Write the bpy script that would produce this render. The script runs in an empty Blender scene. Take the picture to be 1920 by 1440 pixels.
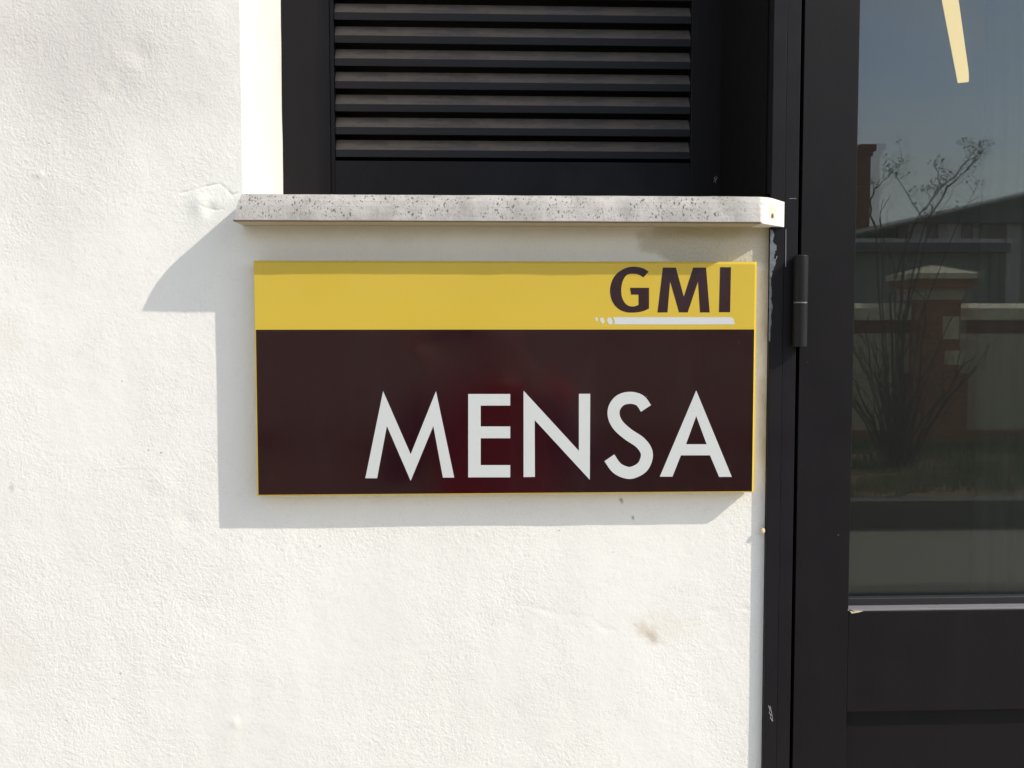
import bpy, bmesh, math, random
import numpy as np
from mathutils import Vector, noise
random.seed(7)

# ------------------------------------------------------------------ camera, sky, sun, exposure
sc = bpy.context.scene
F, D, CZ = 1850.0, 1.17, 1.55            # focal length in photo pixels, distance to the wall, eye height
YAW, PIT, ROL = math.radians(2.40085), math.radians(3.33147), math.radians(-0.0293)
cy_, sy_, cp_, sp_ = math.cos(YAW), math.sin(YAW), math.cos(PIT), math.sin(PIT)
FW = Vector((sy_ * cp_, cy_ * cp_, -sp_)); RT0 = Vector((cy_, -sy_, 0)); UP0 = RT0.cross(FW)
RT = RT0 * math.cos(ROL) + UP0 * math.sin(ROL); UP = -RT0 * math.sin(ROL) + UP0 * math.cos(ROL)
EYE = Vector((0, -D, CZ))
cd = bpy.data.cameras.new('camera'); cam = bpy.data.objects.new('camera', cd); sc.collection.objects.link(cam)
from mathutils import Matrix
cam.matrix_world = Matrix.Translation(EYE) @ Matrix((RT, UP, -FW)).transposed().to_4x4()
cd.sensor_width = 36; cd.lens = 36 * F / 1920; cd.clip_start = 0.02; cd.clip_end = 500
sc.camera = cam

SUN = Vector((2.38, -1.0, 2.02)).normalized()
world = bpy.data.worlds.new('World'); sc.world = world; world.use_nodes = True
wn = world.node_tree.nodes; wl = world.node_tree.links
sky = wn.new('ShaderNodeTexSky'); sky.sky_type = 'NISHITA'; sky.sun_disc = False
sky.sun_elevation = math.asin(SUN.z); sky.sun_rotation = math.atan2(SUN.x, SUN.y)
sky.air_density = 1.0; sky.dust_density = 1.2; sky.ozone_density = 2.4
tcw = wn.new('ShaderNodeTexCoord'); nzw = wn.new('ShaderNodeTexNoise'); mpw = wn.new('ShaderNodeMapping')
mpw.inputs['Scale'].default_value = (1, 1, 2.6); wl.new(tcw.outputs['Generated'], mpw.inputs[0]); wl.new(mpw.outputs[0], nzw.inputs['Vector'])
nzw.inputs['Scale'].default_value = 2.2; nzw.inputs['Detail'].default_value = 6; nzw.inputs['Roughness'].default_value = .55
rgw = wn.new('ShaderNodeMapRange'); rgw.inputs['From Min'].default_value = .38; rgw.inputs['From Max'].default_value = .72
rgw.inputs['To Min'].default_value = .14; rgw.inputs['To Max'].default_value = .62; wl.new(nzw.outputs['Fac'], rgw.inputs['Value'])
mxw = wn.new('ShaderNodeMix'); mxw.data_type = 'RGBA'; wl.new(rgw.outputs[0], mxw.inputs[0]); wl.new(sky.outputs[0], mxw.inputs[6])
mxw.inputs[7].default_value = (5.5, 5.25, 4.75, 1)          # thin hazy cloud
wl.new(mxw.outputs[2], wn['Background'].inputs[0]); wn['Background'].inputs[1].default_value = 0.15
sd = bpy.data.lights.new('sun', 'SUN'); sun = bpy.data.objects.new('sun', sd); sc.collection.objects.link(sun)
sd.energy = 2.7; sd.angle = math.radians(0.55); sd.color = (1.0, 0.95, 0.85)
sun.rotation_mode = 'QUATERNION'; sun.rotation_quaternion = SUN.to_track_quat('Z', 'Y'); sun.location = (6, -4, 8)
sc.view_settings.view_transform = 'Standard'; sc.view_settings.look = 'None'
sc.view_settings.gamma = 1; sc.view_settings.use_curve_mapping = False
sc.view_settings.exposure = 0.72
sc.render.engine = 'CYCLES'
sc.cycles.max_bounces = 8; sc.cycles.diffuse_bounces = 4; sc.cycles.glossy_bounces = 4
sc.cycles.transparent_max_bounces = 16; sc.cycles.sample_clamp_indirect = 4
sc.cycles.caustics_reflective = False; sc.cycles.caustics_refractive = False
sc.cycles.use_denoising = True

def at(px, py, Y):
    """a photo pixel measured on the plane at world depth Y"""
    v = RT * (px - 960) + UP * (720 - py) + FW * F
    return EYE + v * ((Y + D) / v.y)
GY = 0.026                                # front face of the door glass
def mir(px, py, L):
    """a pixel seen in the door glass: the real place of what it mirrors, L metres of path away"""
    p = at(px, py, L - D); return Vector((p.x, 2 * GY - p.y, p.z))

# ------------------------------------------------------------------ materials
class NT:
    def __init__(s, name):
        s.m = bpy.data.materials.new(name); s.m.use_nodes = True
        s.n = s.m.node_tree.nodes; s.l = s.m.node_tree.links
        s.b = s.n['Principled BSDF']; s.out = s.n['Material Output']
        s.co = s.n.new('ShaderNodeTexCoord').outputs['Object']
    def set(s, inp, v):
        if isinstance(v, bpy.types.NodeSocket): s.l.new(v, inp)
        elif v is not None: inp.default_value = v
    def new(s, t, **kw):
        o = s.n.new(t)
        for k, v in kw.items(): setattr(o, k, v)
        return o
    def noise(s, scale, detail=2, rough=.5, vec=None, dist=0, stretch=None):
        v = vec or s.co
        if stretch: v = s.vm('MULTIPLY', v, stretch)
        t = s.new('ShaderNodeTexNoise'); s.set(t.inputs['Vector'], v)
        t.inputs['Scale'].default_value = scale; t.inputs['Detail'].default_value = detail
        t.inputs['Roughness'].default_value = rough; t.inputs['Distortion'].default_value = dist
        return t.outputs['Fac']
    def voro(s, scale, vec=None, stretch=None, rnd=1):
        v = vec or s.co
        if stretch: v = s.vm('MULTIPLY', v, stretch)
        t = s.new('ShaderNodeTexVoronoi'); s.set(t.inputs['Vector'], v); t.inputs['Scale'].default_value = scale
        t.inputs['Randomness'].default_value = rnd
        return t
    def vm(s, op, a, b=None):
        o = s.new('ShaderNodeVectorMath', operation=op); s.set(o.inputs[0], a)
        if b is not None: s.set(o.inputs[1], b)
        return o.outputs['Value'] if op in ('LENGTH', 'DOT_PRODUCT') else o.outputs[0]
    def ma(s, op, a, b=0.0, clamp=False):
        o = s.new('ShaderNodeMath', operation=op); s.set(o.inputs[0], a); s.set(o.inputs[1], b); o.use_clamp = clamp
        return o.outputs[0]
    def mr(s, v, a, b, c=0., d=1., smooth=True):
        o = s.new('ShaderNodeMapRange'); o.interpolation_type = 'SMOOTHSTEP' if smooth else 'LINEAR'
        s.set(o.inputs['Value'], v)
        for k, x in zip(('From Min', 'From Max', 'To Min', 'To Max'), (a, b, c, d)): o.inputs[k].default_value = x
        return o.outputs[0]
    def mix(s, f, a, b):
        o = s.new('ShaderNodeMix', data_type='RGBA'); s.set(o.inputs[0], f)
        for k, v in ((6, a), (7, b)): s.set(o.inputs[k], (*v, 1) if isinstance(v, tuple) and len(v) == 3 else v)
        return o.outputs[2]
    def bump(s, h, dist, strength=1.0, prev=None):
        o = s.new('ShaderNodeBump'); s.set(o.inputs['Height'], h); o.inputs['Distance'].default_value = dist
        o.inputs['Strength'].default_value = strength
        if prev: s.l.new(prev, o.inputs['Normal'])
        return o.outputs[0]
    def blob(s, c, r, rot=0., k=.5, nscale=60., soft=.5):
        """soft-edged irregular patch in the xz plane"""
        v = s.vm('SUBTRACT', s.co, tuple(c))
        if rot:
            o = s.new('ShaderNodeVectorRotate', rotation_type='Y_AXIS'); s.set(o.inputs['Vector'], v)
            o.inputs['Angle'].default_value = rot; v = o.outputs[0]
        v = s.vm('MULTIPLY', v, (1 / r[0], 0, 1 / r[1]))
        d = s.vm('LENGTH', v)
        d = s.ma('ADD', d, s.ma('MULTIPLY', s.ma('SUBTRACT', s.noise(nscale, 4, .6), .5), 2 * k))
        return s.mr(d, 1.0, 1.0 - soft)
    def sep(s, v=None):
        o = s.new('ShaderNodeSeparateXYZ'); s.set(o.inputs[0], v or s.co); return o.outputs
    def fin(s, col, rough=.6, normal=None, metal=0, spec=.5, coat=0):
        b = s.b; s.set(b.inputs['Base Color'], (*col, 1) if isinstance(col, tuple) else col)
        s.set(b.inputs['Roughness'], rough); b.inputs['Metallic'].default_value = metal
        b.inputs['Specular IOR Level'].default_value = spec; b.inputs['Coat Weight'].default_value = coat
        if normal: s.l.new(normal, b.inputs['Normal'])
        return s.m

def simple(name, col, rough=.6, var=.12, scale=20., bscale=0, bdist=0, spec=.5, metal=0, stretch=None, coat=0):
    t = NT(name); n = t.noise(scale, 4, .6, stretch=stretch)
    lo = tuple(c * (1 - var) for c in col); hi = tuple(min(1, c * (1 + var)) for c in col)
    c = t.mix(n, lo, hi)
    nb = t.bump(t.noise(bscale, 3, .6), bdist) if bscale else None
    return t.fin(c, rough, nb, metal, spec, coat)

def mat_plaster():
    t = NT('white_plaster')
    x, y, z = t.sep()
    big = t.noise(3.2, 4, .55); mid = t.noise(14, 4, .6); streak = t.noise(9, 3, .5, stretch=(1, 1, .12))
    c = t.mix(t.mr(big, .35, .68), (.815, .797, .735), (.775, .755, .695))
    c = t.mix(t.ma('MULTIPLY', t.mr(mid, .5, .75), .22), c, (.72, .69, .645))
    c = t.mix(t.ma('MULTIPLY', t.mr(streak, .5, .72), .34), c, (.71, .68, .635))
    # brown smudge, low right
    p = at(1215, 1186, 0)
    s1 = t.blob(p, (.030, .0125), math.radians(-40), .7, 110, .8)
    c = t.mix(t.ma('MULTIPLY', s1, .5), c, (.52, .43, .31))
    s1b = t.blob(at(1222, 1195, 0), (.013, .006), math.radians(-40), .7, 200, .8)
    c = t.mix(t.ma('MULTIPLY', s1b, .3), c, (.34, .27, .18))
    c = t.mix(t.ma('MULTIPLY', t.blob(at(1250, 1175, 0), (.05, .03), 0, .5, 60, 1.), .16), c, (.62, .50, .30))
    c = t.mix(t.ma('MULTIPLY', t.blob(at(150, 60, 0), (.24, .26), .3, .35, 9, 1.), .85), c, (.61, .575, .54))  # broad grey patch: tonal falloff of the upper left put into the colour
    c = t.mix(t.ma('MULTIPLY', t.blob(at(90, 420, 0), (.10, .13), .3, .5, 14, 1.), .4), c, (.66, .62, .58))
    # faint pink patches at the left edge
    for q in ((25, 1230), (10, 640), (25, 60)):
        c = t.mix(t.ma('MULTIPLY', t.blob(at(*q, 0), (.04, .05), 0, .6, 30, 1.), .18), c, (.66, .55, .48))
    c = t.mix(t.ma('MULTIPLY', t.blob(at(22, 915, 0), (.004, .008), 0, .8, 300, .8), .5), c, (.45, .40, .34))
    # small specks
    for q, r in (((226, 1263), .0022), ((229, 715), .0014), ((600, 1024), .0018), ((1048, 995), .0016), ((92, 268), .0015), ((302, 849), .002), ((278, 844), .0016),
                 ((214, 1310), .0012), ((94, 886), .0012), ((130, 1100), .0013), ((1150, 1035), .0012), ((924, 1170), .0012)):
        c = t.mix(t.ma('MULTIPLY', t.blob(at(*q, 0), (r, r * .8), 0, .5, 500, .6), .6), c, (.30, .25, .2))
    # dark specks under the sign
    for q, r in (((1187, 971), (.0024, .0042)), ((1165, 938), (.003, .006))):
        c = t.mix(t.ma('MULTIPLY', t.blob(at(*q, 0), r, .3, .9, 420, .8), .75), c, (.25, .24, .2))
    # tan band with a ragged lower edge along under the sill, and the damp patch at its right end
    zs = at(900, 418, 0).z
    dz = t.ma('SUBTRACT', zs + .004, z)
    e = t.ma('ADD', dz, t.ma('MULTIPLY', t.ma('SUBTRACT', t.noise(22, 4, .6), .5), .022))
    inx = t.ma('MULTIPLY', t.mr(x, -.272, -.255), t.mr(x, .37, .355))
    g = t.ma('MULTIPLY', t.mr(e, .032, .004), inx)
    g = t.ma('MULTIPLY', g, t.mr(t.ma('SUBTRACT', z, zs), .012, .003))
    c = t.mix(t.ma('MULTIPLY', g, .42), c, (.55, .47, .30))
    pa = t.blob(at(1340, 455, 0), (.098, .036), 0, .42, 26, .22)
    c = t.mix(t.ma('MULTIPLY', pa, .6), c, (.43, .39, .28))
    pb = t.ma('MULTIPLY', t.blob(at(1330, 435, 0), (.095, .012), 0, .7, 30, .8), .5)
    c = t.mix(pb, c, (.40, .34, .17))
    grit = t.ma('MULTIPLY', t.mr(t.noise(420, 3, .6), .52, .68), t.blob(at(1345, 455, 0), (.11, .05), 0, .4, 26, .7))
    c = t.mix(t.ma('MULTIPLY', grit, .4), c, (.33, .29, .2))
    # browner tone down the strip beside the door frame
    st = t.ma('MULTIPLY', t.mr(x, .338, .352), t.mr(t.noise(30, 4, .6, stretch=(1, 1, .35)), .35, .65))
    st = t.ma('MULTIPLY', st, t.mr(z, 1.30, 1.42))
    c = t.mix(t.ma('MULTIPLY', st, .6), c, (.46, .38, .24))
    # relief: orange-peel grain of the sprayed render, finer grit, soft trowel waves
    warp = t.vm('ADD', t.vm('MULTIPLY', t.new_color_noise(18), (.012, .012, .012)), t.co)
    v1 = t.noise(370, 3, .55, vec=warp)
    v2 = t.noise(165, 2, .5, vec=warp)
    vo = t.voro(230, vec=warp).outputs['Distance']
    amp = t.mr(t.noise(3.5, 3, .55), .35, .65, .45, 1.35)
    h = t.ma('ADD', t.ma('MULTIPLY', v1, .62), t.ma('ADD', t.ma('MULTIPLY', v2, .5), t.ma('MULTIPLY', vo, .12)))
    h = t.ma('MULTIPLY', h, amp)
    pit = t.ma('MULTIPLY', t.mr(v1, .47, .36), t.mr(t.noise(34, 3, .6), .42, .62))
    c = t.mix(t.ma('MULTIPLY', pit, .16), c, (.50, .47, .42))
    nb = t.bump(h, .0008, 1.0)
    nb = t.bump(t.noise(30, 3, .5), .0007, 1.0, nb)
    return t.fin(c, .88, nb, spec=.25)
def new_color_noise(s, scale):
    t = s.new('ShaderNodeTexNoise'); s.l.new(s.co, t.inputs['Vector']); t.inputs['Scale'].default_value = scale
    return t.outputs['Color']
NT.new_color_noise = new_color_noise

def mat_sill():
    t = NT('pale_sill_stone'); x, y, z = t.sep()
    c = t.mix(t.mr(t.noise(26, 5, .65), .35, .7), (.47, .44, .41), (.37, .35, .33))
    c = t.mix(t.ma('MULTIPLY', t.mr(t.noise(300, 3, .7), .5, .7), .25), c, (.42, .39, .36))
    dirt = t.ma('MULTIPLY', t.mr(t.noise(24, 5, .65, stretch=(1, 1, .6)), .40, .66), .55)
    front = t.mr(x, .322, .30)
    c = t.mix(t.ma('MULTIPLY', dirt, front), c, (.27, .25, .225))
    tilt = t.vm('MULTIPLY', t.co, (1.3, 1, .75))
    for sc_, th, am, lo in ((150, .20, .9, .38), (240, .22, .85, .38), (400, .24, .6, .36)):
        vo = t.voro(sc_, vec=t.vm('ADD', tilt, t.vm('MULTIPLY', t.new_color_noise(160), (.006, .006, .006))))
        s = t.mr(vo.outputs['Distance'], th + .1, th - .04)
        cl = t.mr(t.noise(30, 3, .6), lo, lo + .12)
        pick = t.mr(t.sep(vo.outputs['Color'])[0], .3, .35)
        s = t.ma('MULTIPLY', t.ma('MULTIPLY', s, cl), t.ma('MULTIPLY', pick, front))
        s = t.ma('MULTIPLY', s, t.mr(z, 1.668, 1.674))
        c = t.mix(t.ma('MULTIPLY', s, am), c, (.11, .10, .09))
    # dark underside edge, tan farther in, and the rust hole on the mitred end
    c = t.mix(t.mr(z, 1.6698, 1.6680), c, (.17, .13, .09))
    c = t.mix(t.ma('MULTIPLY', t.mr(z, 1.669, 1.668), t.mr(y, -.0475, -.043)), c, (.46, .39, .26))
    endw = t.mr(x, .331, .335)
    c = t.mix(t.ma('MULTIPLY', endw, .9), c, (.74, .72, .66))  # sunlight on the mitred end put into a paler colour
    for r, a_, col in ((.011, .35, (.55, .42, .14)), (.0032, .95, (.06, .04, .02))):
        hb = t.blob(at(1449, 405 if r < .01 else 397, -.03), (r, r * 1.3), 0, .6, 300, .6)
        c = t.mix(t.ma('MULTIPLY', t.ma('MULTIPLY', hb, a_), t.mr(x, .333, .336)), c, col)
    nb = t.bump(t.noise(320, 3, .6), .0005); nb = t.bump(t.noise(45, 3, .5), .0012, 1, nb)
    return t.fin(c, .75, nb, spec=.3)

def mat_paint(name, col, rough=.42, dust=.25, spec=.15):
    """satin powder-coated aluminium with fine orange peel and a little dust"""
    t = NT(name)
    n = t.noise(11, 4, .6, stretch=(1, 1, .25)); f = t.noise(900, 2, .6)
    c = t.mix(t.ma('MULTIPLY', t.mr(n, .4, .75), dust), col, tuple(v * 2.3 for v in col))
    c = t.mix(t.ma('MULTIPLY', t.mr(f, .45, .8), .5), c, tuple(v * 1.9 for v in col))
    sp = t.voro(38); pick = t.mr(t.sep(sp.outputs['Color'])[1], .93, .95)
    s = t.ma('MULTIPLY', t.mr(sp.outputs['Distance'], .045, .02), pick)
    c = t.mix(t.ma('MULTIPLY', s, .7), c, (.35, .34, .32))
    r = t.mr(t.noise(15, 4, .6), .3, .7, rough - .06, rough + .1)
    nb = t.bump(f, .00012); nb = t.bump(t.noise(5, 2, .5), .003, .5, nb)
    return t.fin(c, r, nb, spec=spec)

def mat_slat():
    t = NT('dusty_slat_paint')
    g = t.new('ShaderNodeNewGeometry'); nz = t.sep(g.outputs['True Normal'])[2]
    d = t.mr(nz, .25, .45)
    n = t.noise(40, 4, .7, stretch=(.6, 1, 2)); n2 = t.noise(500, 2, .6)
    dust = t.mix(t.mr(n, .38, .62), (.15, .125, .10), (.085, .074, .066))
    dust = t.mix(t.ma('MULTIPLY', t.mr(n2, .5, .7), .35), dust, (.10, .09, .08))
    base = t.mix(n2, (.008, .008, .0095), (.014, .0135, .016))
    c = t.mix(t.ma('MULTIPLY', d, t.mr(n, .2, .6, .65, .95)), base, dust)
    return t.fin(c, .65, t.bump(n2, .0002), spec=.3)

def mat_gloss(name, col, rough=.16, spec=.5):
    t = NT(name); n = t.noise(700, 2, .5); m = t.noise(6, 3, .5)
    c = t.mix(m, tuple(v * .95 for v in col), tuple(min(1, v * 1.04) for v in col))
    c = t.mix(t.ma('MULTIPLY', t.mr(n, .5, .8), .12), c, tuple(min(1, v * 1.25 + .01) for v in col))
    vo = t.voro(55); sp = t.ma('MULTIPLY', t.mr(vo.outputs['Distance'], .05, .02), t.mr(t.sep(vo.outputs['Color'])[0], .86, .9))
    c = t.mix(t.ma('MULTIPLY', sp, .35), c, (.4, .37, .33))
    c = t.mix(t.ma('MULTIPLY', t.mr(t.noise(16, 5, .7, stretch=(1, 1, .15)), .52, .8), .012), c, (.45, .40, .36))
    return t.fin(c, t.mr(t.noise(12, 4, .6), .3, .7, rough - .03, rough + .06), t.bump(t.noise(22, 2, .5), .0004, .12), spec=spec)

def mat_glass(name, tint):
    t = NT(name); t.n.remove(t.b)
    g = t.new('ShaderNodeNewGeometry'); fr = t.new('ShaderNodeFresnel')
    t.set(fr.inputs['IOR'], t.mr(g.outputs['Backfacing'], 0, 1, 1.52, 1 / 1.52, False))
    tr = t.new('ShaderNodeBsdfTransparent'); tr.inputs[0].default_value = (*tint, 1)
    gl = t.new('ShaderNodeBsdfGlossy'); gl.inputs['Roughness'].default_value = 0.0; gl.inputs[0].default_value = (.98, .99, 1.0, 1)
    # slight roller-wave distortion of float glass, and a film of dust with a few wiped streaks
    mx = t.new('ShaderNodeMixShader'); t.l.new(fr.outputs[0], mx.inputs[0]); t.l.new(tr.outputs[0], mx.inputs[1]); t.l.new(gl.outputs[0], mx.inputs[2])
    df = t.new('ShaderNodeBsdfDiffuse'); df.inputs[0].default_value = (.5, .5, .47, 1)
    x, y, z = t.sep()
    st = t.ma('MULTIPLY', t.mr(t.noise(60, 4, .7, stretch=(1, 1, .02)), .55, .75), t.mr(t.noise(6, 3, .5), .4, .65))
    low = t.mr(z, 1.235, 1.205)
    du = t.ma('ADD', t.ma('MULTIPLY', st, .006), t.ma('MULTIPLY', low, .012))
    m2 = t.new('ShaderNodeMixShader'); t.l.new(du, m2.inputs[0]); t.l.new(mx.outputs[0], m2.inputs[1]); t.l.new(df.outputs[0], m2.inputs[2])
    t.l.new(m2.outputs[0], t.out.inputs[0]); return t.m

def mat_brick(name, c1, c2, mortar):
    t = NT(name)
    g = t.new('ShaderNodeNewGeometry')
    x, y, z = t.sep(); cmb = t.new('ShaderNodeCombineXYZ')
    t.l.new(t.ma('ADD', x, y), cmb.inputs[0]); t.l.new(z, cmb.inputs[1])
    b = t.new('ShaderNodeTexBrick'); t.l.new(cmb.outputs[0], b.inputs['Vector'])
    b.inputs['Color1'].default_value = (*c1, 1); b.inputs['Color2'].default_value = (*c2, 1); b.inputs['Mortar'].default_value = (*mortar, 1)
    b.inputs['Scale'].default_value = 1; b.inputs['Brick Width'].default_value = .225; b.inputs['Row Height'].default_value = .075
    b.inputs['Mortar Size'].default_value = .008
    c = t.mix(t.ma('MULTIPLY', t.noise(30, 4, .6), .35), b.outputs['Color'], (.12, .06, .04))
    return t.fin(c, .85, t.bump(t.ma('SUBTRACT', 1, b.outputs['Fac']), .006), spec=.2)

def mat_emit(name, col, s):
    t = NT(name); t.b.inputs['Emission Color'].default_value = (*col, 1); t.b.inputs['Emission Strength'].default_value = s
    return t.fin((.8, .8, .75), .5)

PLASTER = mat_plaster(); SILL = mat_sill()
FRAME = mat_paint('anthracite_frame_paint', (.0092, .0080, .0092)); DOORP = mat_paint('anthracite_door_paint', (.0062, .0052, .0060), .52)
DARKP = mat_paint('dark_lining_paint', (.0065, .006, .0065), .9, .05, .08)
SLAT = mat_slat(); HINGE = mat_paint('hinge_paint', (.012, .012, .0125), .4, .5)
YEL = mat_gloss('yellow_sign_enamel', (.59, .415, .048)); BRN = mat_gloss('brown_sign_film', (.017, .0034, .0058), .10, spec=.7)
WHT = mat_gloss('white_letter_film', (.57, .585, .565), .3); LBR = mat_gloss('brown_letter_film', (.024, .0055, .007), .25)
ALU = simple('pale_aluminium', (.17, .165, .17), .5, .15, 60, 500, .0002); FLAKE = simple('peeling_grey_sealant', (.13, .148, .17), .85, .6, 160, 300, .0006)
CREAMDROP = simple('cream_sealant', (.62, .5, .33), .5, .2, 200); SCR = simple('bare_scratch', (.42, .40, .42), .5, .2, 300)
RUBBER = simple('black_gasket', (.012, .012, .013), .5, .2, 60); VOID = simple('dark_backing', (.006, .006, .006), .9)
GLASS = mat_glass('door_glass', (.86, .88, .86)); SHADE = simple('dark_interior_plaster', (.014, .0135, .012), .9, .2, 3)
TUBE = mat_emit('lit_tube', (1.0, .70, .30), 1.05)
ASPH = simple('asphalt', (.24, .22, .18), .9, .3, 45, 130, .006); BOUNCE_PAVE = simple('pale_bounce_concrete', (.47, .455, .42), .85, .1, 9, 200, .002)
KERB = simple('kerb_concrete', (.10, .098, .09), .85, .3, 14, 150, .002); SOIL = simple('dry_soil', (.20, .14, .08), .95, .4, 8, 90, .01)
GRASS = simple('grass_blades', (.13, .175, .05), .7, .5, 2.2); BRICK = mat_brick('orange_brick', (.52, .19, .07), (.42, .145, .055), (.25, .2, .16))
REDBRICK = mat_brick('dark_red_brick', (.27, .065, .035), (.2, .05, .03), (.16, .1, .08)); CREAM = simple('cream_render', (.55, .50, .35), .85, .12, 2.5, 90, .002)
COPING = simple('cream_coping_stone', (.72, .66, .46), .7, .12, 6, 120, .001); BARK = simple('shrub_bark', (.062, .05, .038), .85, .3, 40, 200, .002)
LEAF = simple('young_leaf', (.075, .11, .05), .6, .3, 30); GREYREND = simple('grey_green_render', (.24, .26, .24), .85, .1, 1.2)
ROOFM = simple('dark_metal_roof', (.09, .095, .10), .6, .4, 1.5, stretch=(3, .3, 1)); WHITEM = simple('pale_trim', (.55, .56, .55), .6, .1, 2)
PILM = simple('brown_pilaster', (.17, .13, .11), .8, .15, 3); CURT = simple('grey_green_sheer', (.22, .25, .20), .9, .2, 12, stretch=(6, 1, .1))
SKIN = simple('skin', (.50, .28, .20), .5, .08, 12); HAIR = simple('dark_brown_hair', (.025, .015, .01), .5, .4, 150); REDJ = simple('red_fabric', (.62, .03, .025), .8, .15, 60, 400, .0006)
NAVY = simple('navy_fabric', (.014, .014, .055), .8, .2, 60, 400, .0006); JEAN = simple('blue_denim', (.04, .06, .12), .85, .25, 90, 600, .0005)
SHOE = simple('black_leather', (.02, .018, .016), .4); PHONE = simple('black_phone_glass', (.01, .01, .012), .12); EYEW = simple('eye_white', (.7, .68, .65), .3); IRIS = simple('brown_iris', (.04, .02, .01), .2); LIP = simple('lip', (.40, .14, .12), .5)

# ------------------------------------------------------------------ mesh helpers
def link(o, parent=None):
    sc.collection.objects.link(o)
    if parent: o.parent = parent
    return o
def tag(o, label=None, cat=None, group=None, kind=None):
    for k, v in (('label', label), ('category', cat), ('group', group), ('kind', kind)):
        if v: o[k] = v
    return o
def empty(name, loc, label, cat, group=None):
    o = bpy.data.objects.new(name, None); o.empty_display_size = .1; o.location = loc; link(o)
    return tag(o, label, cat, group)
class MB:
    """collects boxes, prisms and tubes in world coordinates; build() links them as one mesh object"""
    def __init__(s): s.v = []; s.f = []
    def add(s, vs, fs):
        n = len(s.v); s.v += [tuple(v) for v in vs]; s.f += [tuple(i + n for i in f) for f in fs]; return s
    def box(s, x0, x1, y0, y1, z0, z1):
        return s.add([(x, y, z) for x in (x0, x1) for y in (y0, y1) for z in (z0, z1)],
                     [(0, 1, 3, 2), (4, 6, 7, 5), (0, 4, 5, 1), (2, 3, 7, 6), (0, 2, 6, 4), (1, 5, 7, 3)])
    def prism(s, poly, ax, a, b):
        """poly of 2-D points in the plane across axis ax (0: yz, 1: xz, 2: xy), from a to b"""
        def P(p, t): q = list(p); q.insert(ax, t); return q
        n = len(poly); vs = [P(p, a) for p in poly] + [P(p, b) for p in poly]
        fs = [tuple(range(n)), tuple(range(2 * n - 1, n - 1, -1))] + [(i, i + n, (i + 1) % n + n, (i + 1) % n) for i in range(n)]
        return s.add(vs, fs)
    def tube(s, pts, rad, k=6):
        pts = [Vector(p) for p in pts]
        if not hasattr(rad, '__len__'): rad = [rad] * len(pts)
        rings = []
        for i, p in enumerate(pts):
            t = (pts[min(i + 1, len(pts) - 1)] - pts[max(i - 1, 0)]).normalized()
            a = t.cross(Vector((0.13, 0.21, 1)) if abs(t.z) < .9 else Vector((1, .1, 0))).normalized(); b = t.cross(a)
            rings.append([p + (a * math.cos(q) + b * math.sin(q)) * rad[i] for q in [2 * math.pi * j / k for j in range(k)]])
        n = len(pts); vs = [v for r in rings for v in r]
        fs = [(i * k + j, i * k + (j + 1) % k, (i + 1) * k + (j + 1) % k, (i + 1) * k + j) for i in range(n - 1) for j in range(k)]
        fs += [tuple(range(k)), tuple((n - 1) * k + j for j in range(k - 1, -1, -1))]
        return s.add(vs, fs)
    def build(s, name, mat, parent=None, bevel=0, seg=2, smooth=False):
        me = bpy.data.meshes.new(name); org = parent.matrix_world.translation.copy() if parent else Vector()
        pt = Vector()
        p = parent
        while p: pt += p.location; p = p.parent
        me.from_pydata([Vector(v) - pt for v in s.v], [], s.f); me.materials.append(mat)
        bm = bmesh.new(); bm.from_mesh(me); bmesh.ops.recalc_face_normals(bm, faces=bm.faces); bm.to_mesh(me); bm.free()
        o = bpy.data.objects.new(name, me); link(o, parent)
        if bevel:
            m = o.modifiers.new('bevel', 'BEVEL'); m.width = bevel; m.segments = seg; m.limit_method = 'ANGLE'; m.harden_normals = True
        if smooth or bevel:
            me.polygons.foreach_set('use_smooth', [True] * len(me.polygons))
        return o

# ------------------------------------------------------------------ the building the sign hangs on (origin kept at the world origin)
bld = empty('building', (0, 0, 0), 'white rendered building with louvred shutter, stone sill and dark glazed door', 'building')
WX0, WX1 = -.2615, .3555                  # window opening
SZ0 = 1.6675                              # underside of the sill
FY = -.0072                               # front face of the door frame
DX0, DX1, DZ1 = .3555, 1.47, 2.30         # doorway incl. frame

CRACK = [at(*q, 0) for q in ((338, 362), (362, 356), (385, 350), (412, 344), (424, 354), (434, 366), (444, 362))]
CRACK2 = [at(*q, 0) for q in ((372, 383), (388, 390), (405, 394), (418, 392))]
def fbm(x, z, s, o=3):
    a, r, v = 1., 0., 0.
    for i in range(o):
        r += a * noise.noise((x * s, 3.7 * i, z * s)); a *= .5; s *= 2.1
    return r
def seg_d(px, pz, a, b):
    ax, az, bx, bz = a.x, a.z, b.x, b.z
    dx, dz = bx - ax, bz - az; t = max(0, min(1, ((px - ax) * dx + (pz - az) * dz) / (dx * dx + dz * dz)))
    return math.hypot(px - ax - dx * t, pz - az - dz * t)
LOWC = [[at(*q, 0) for q in L_] for L_ in (((965, 1132), (1000, 1138), (1046, 1152), (1080, 1154), (1112, 1164), (1130, 1178), (1152, 1182)), ((1328, 1144), (1348, 1146), (1372, 1139), (1400, 1142)), ((540, 930), (556, 948), (566, 968)))]
DENT = [(at(378, 384, 0), .012, .0022), (at(392, 391, 0), .008, -.002), (at(212, 160, 0), .020, -.0016), (at(262, 100, 0), .014, -.0014),
        (at(75, 328, 0), .004, .0011), (at(205, 155, 0), .009, .0012), (at(300, 900, 0), .014, .0008), (at(352, 975, 0), .010, -.0007), (at(905, 1160, 0), .02, -.0006), (at(440, 1355, 0), .006, .0008)]
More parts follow.
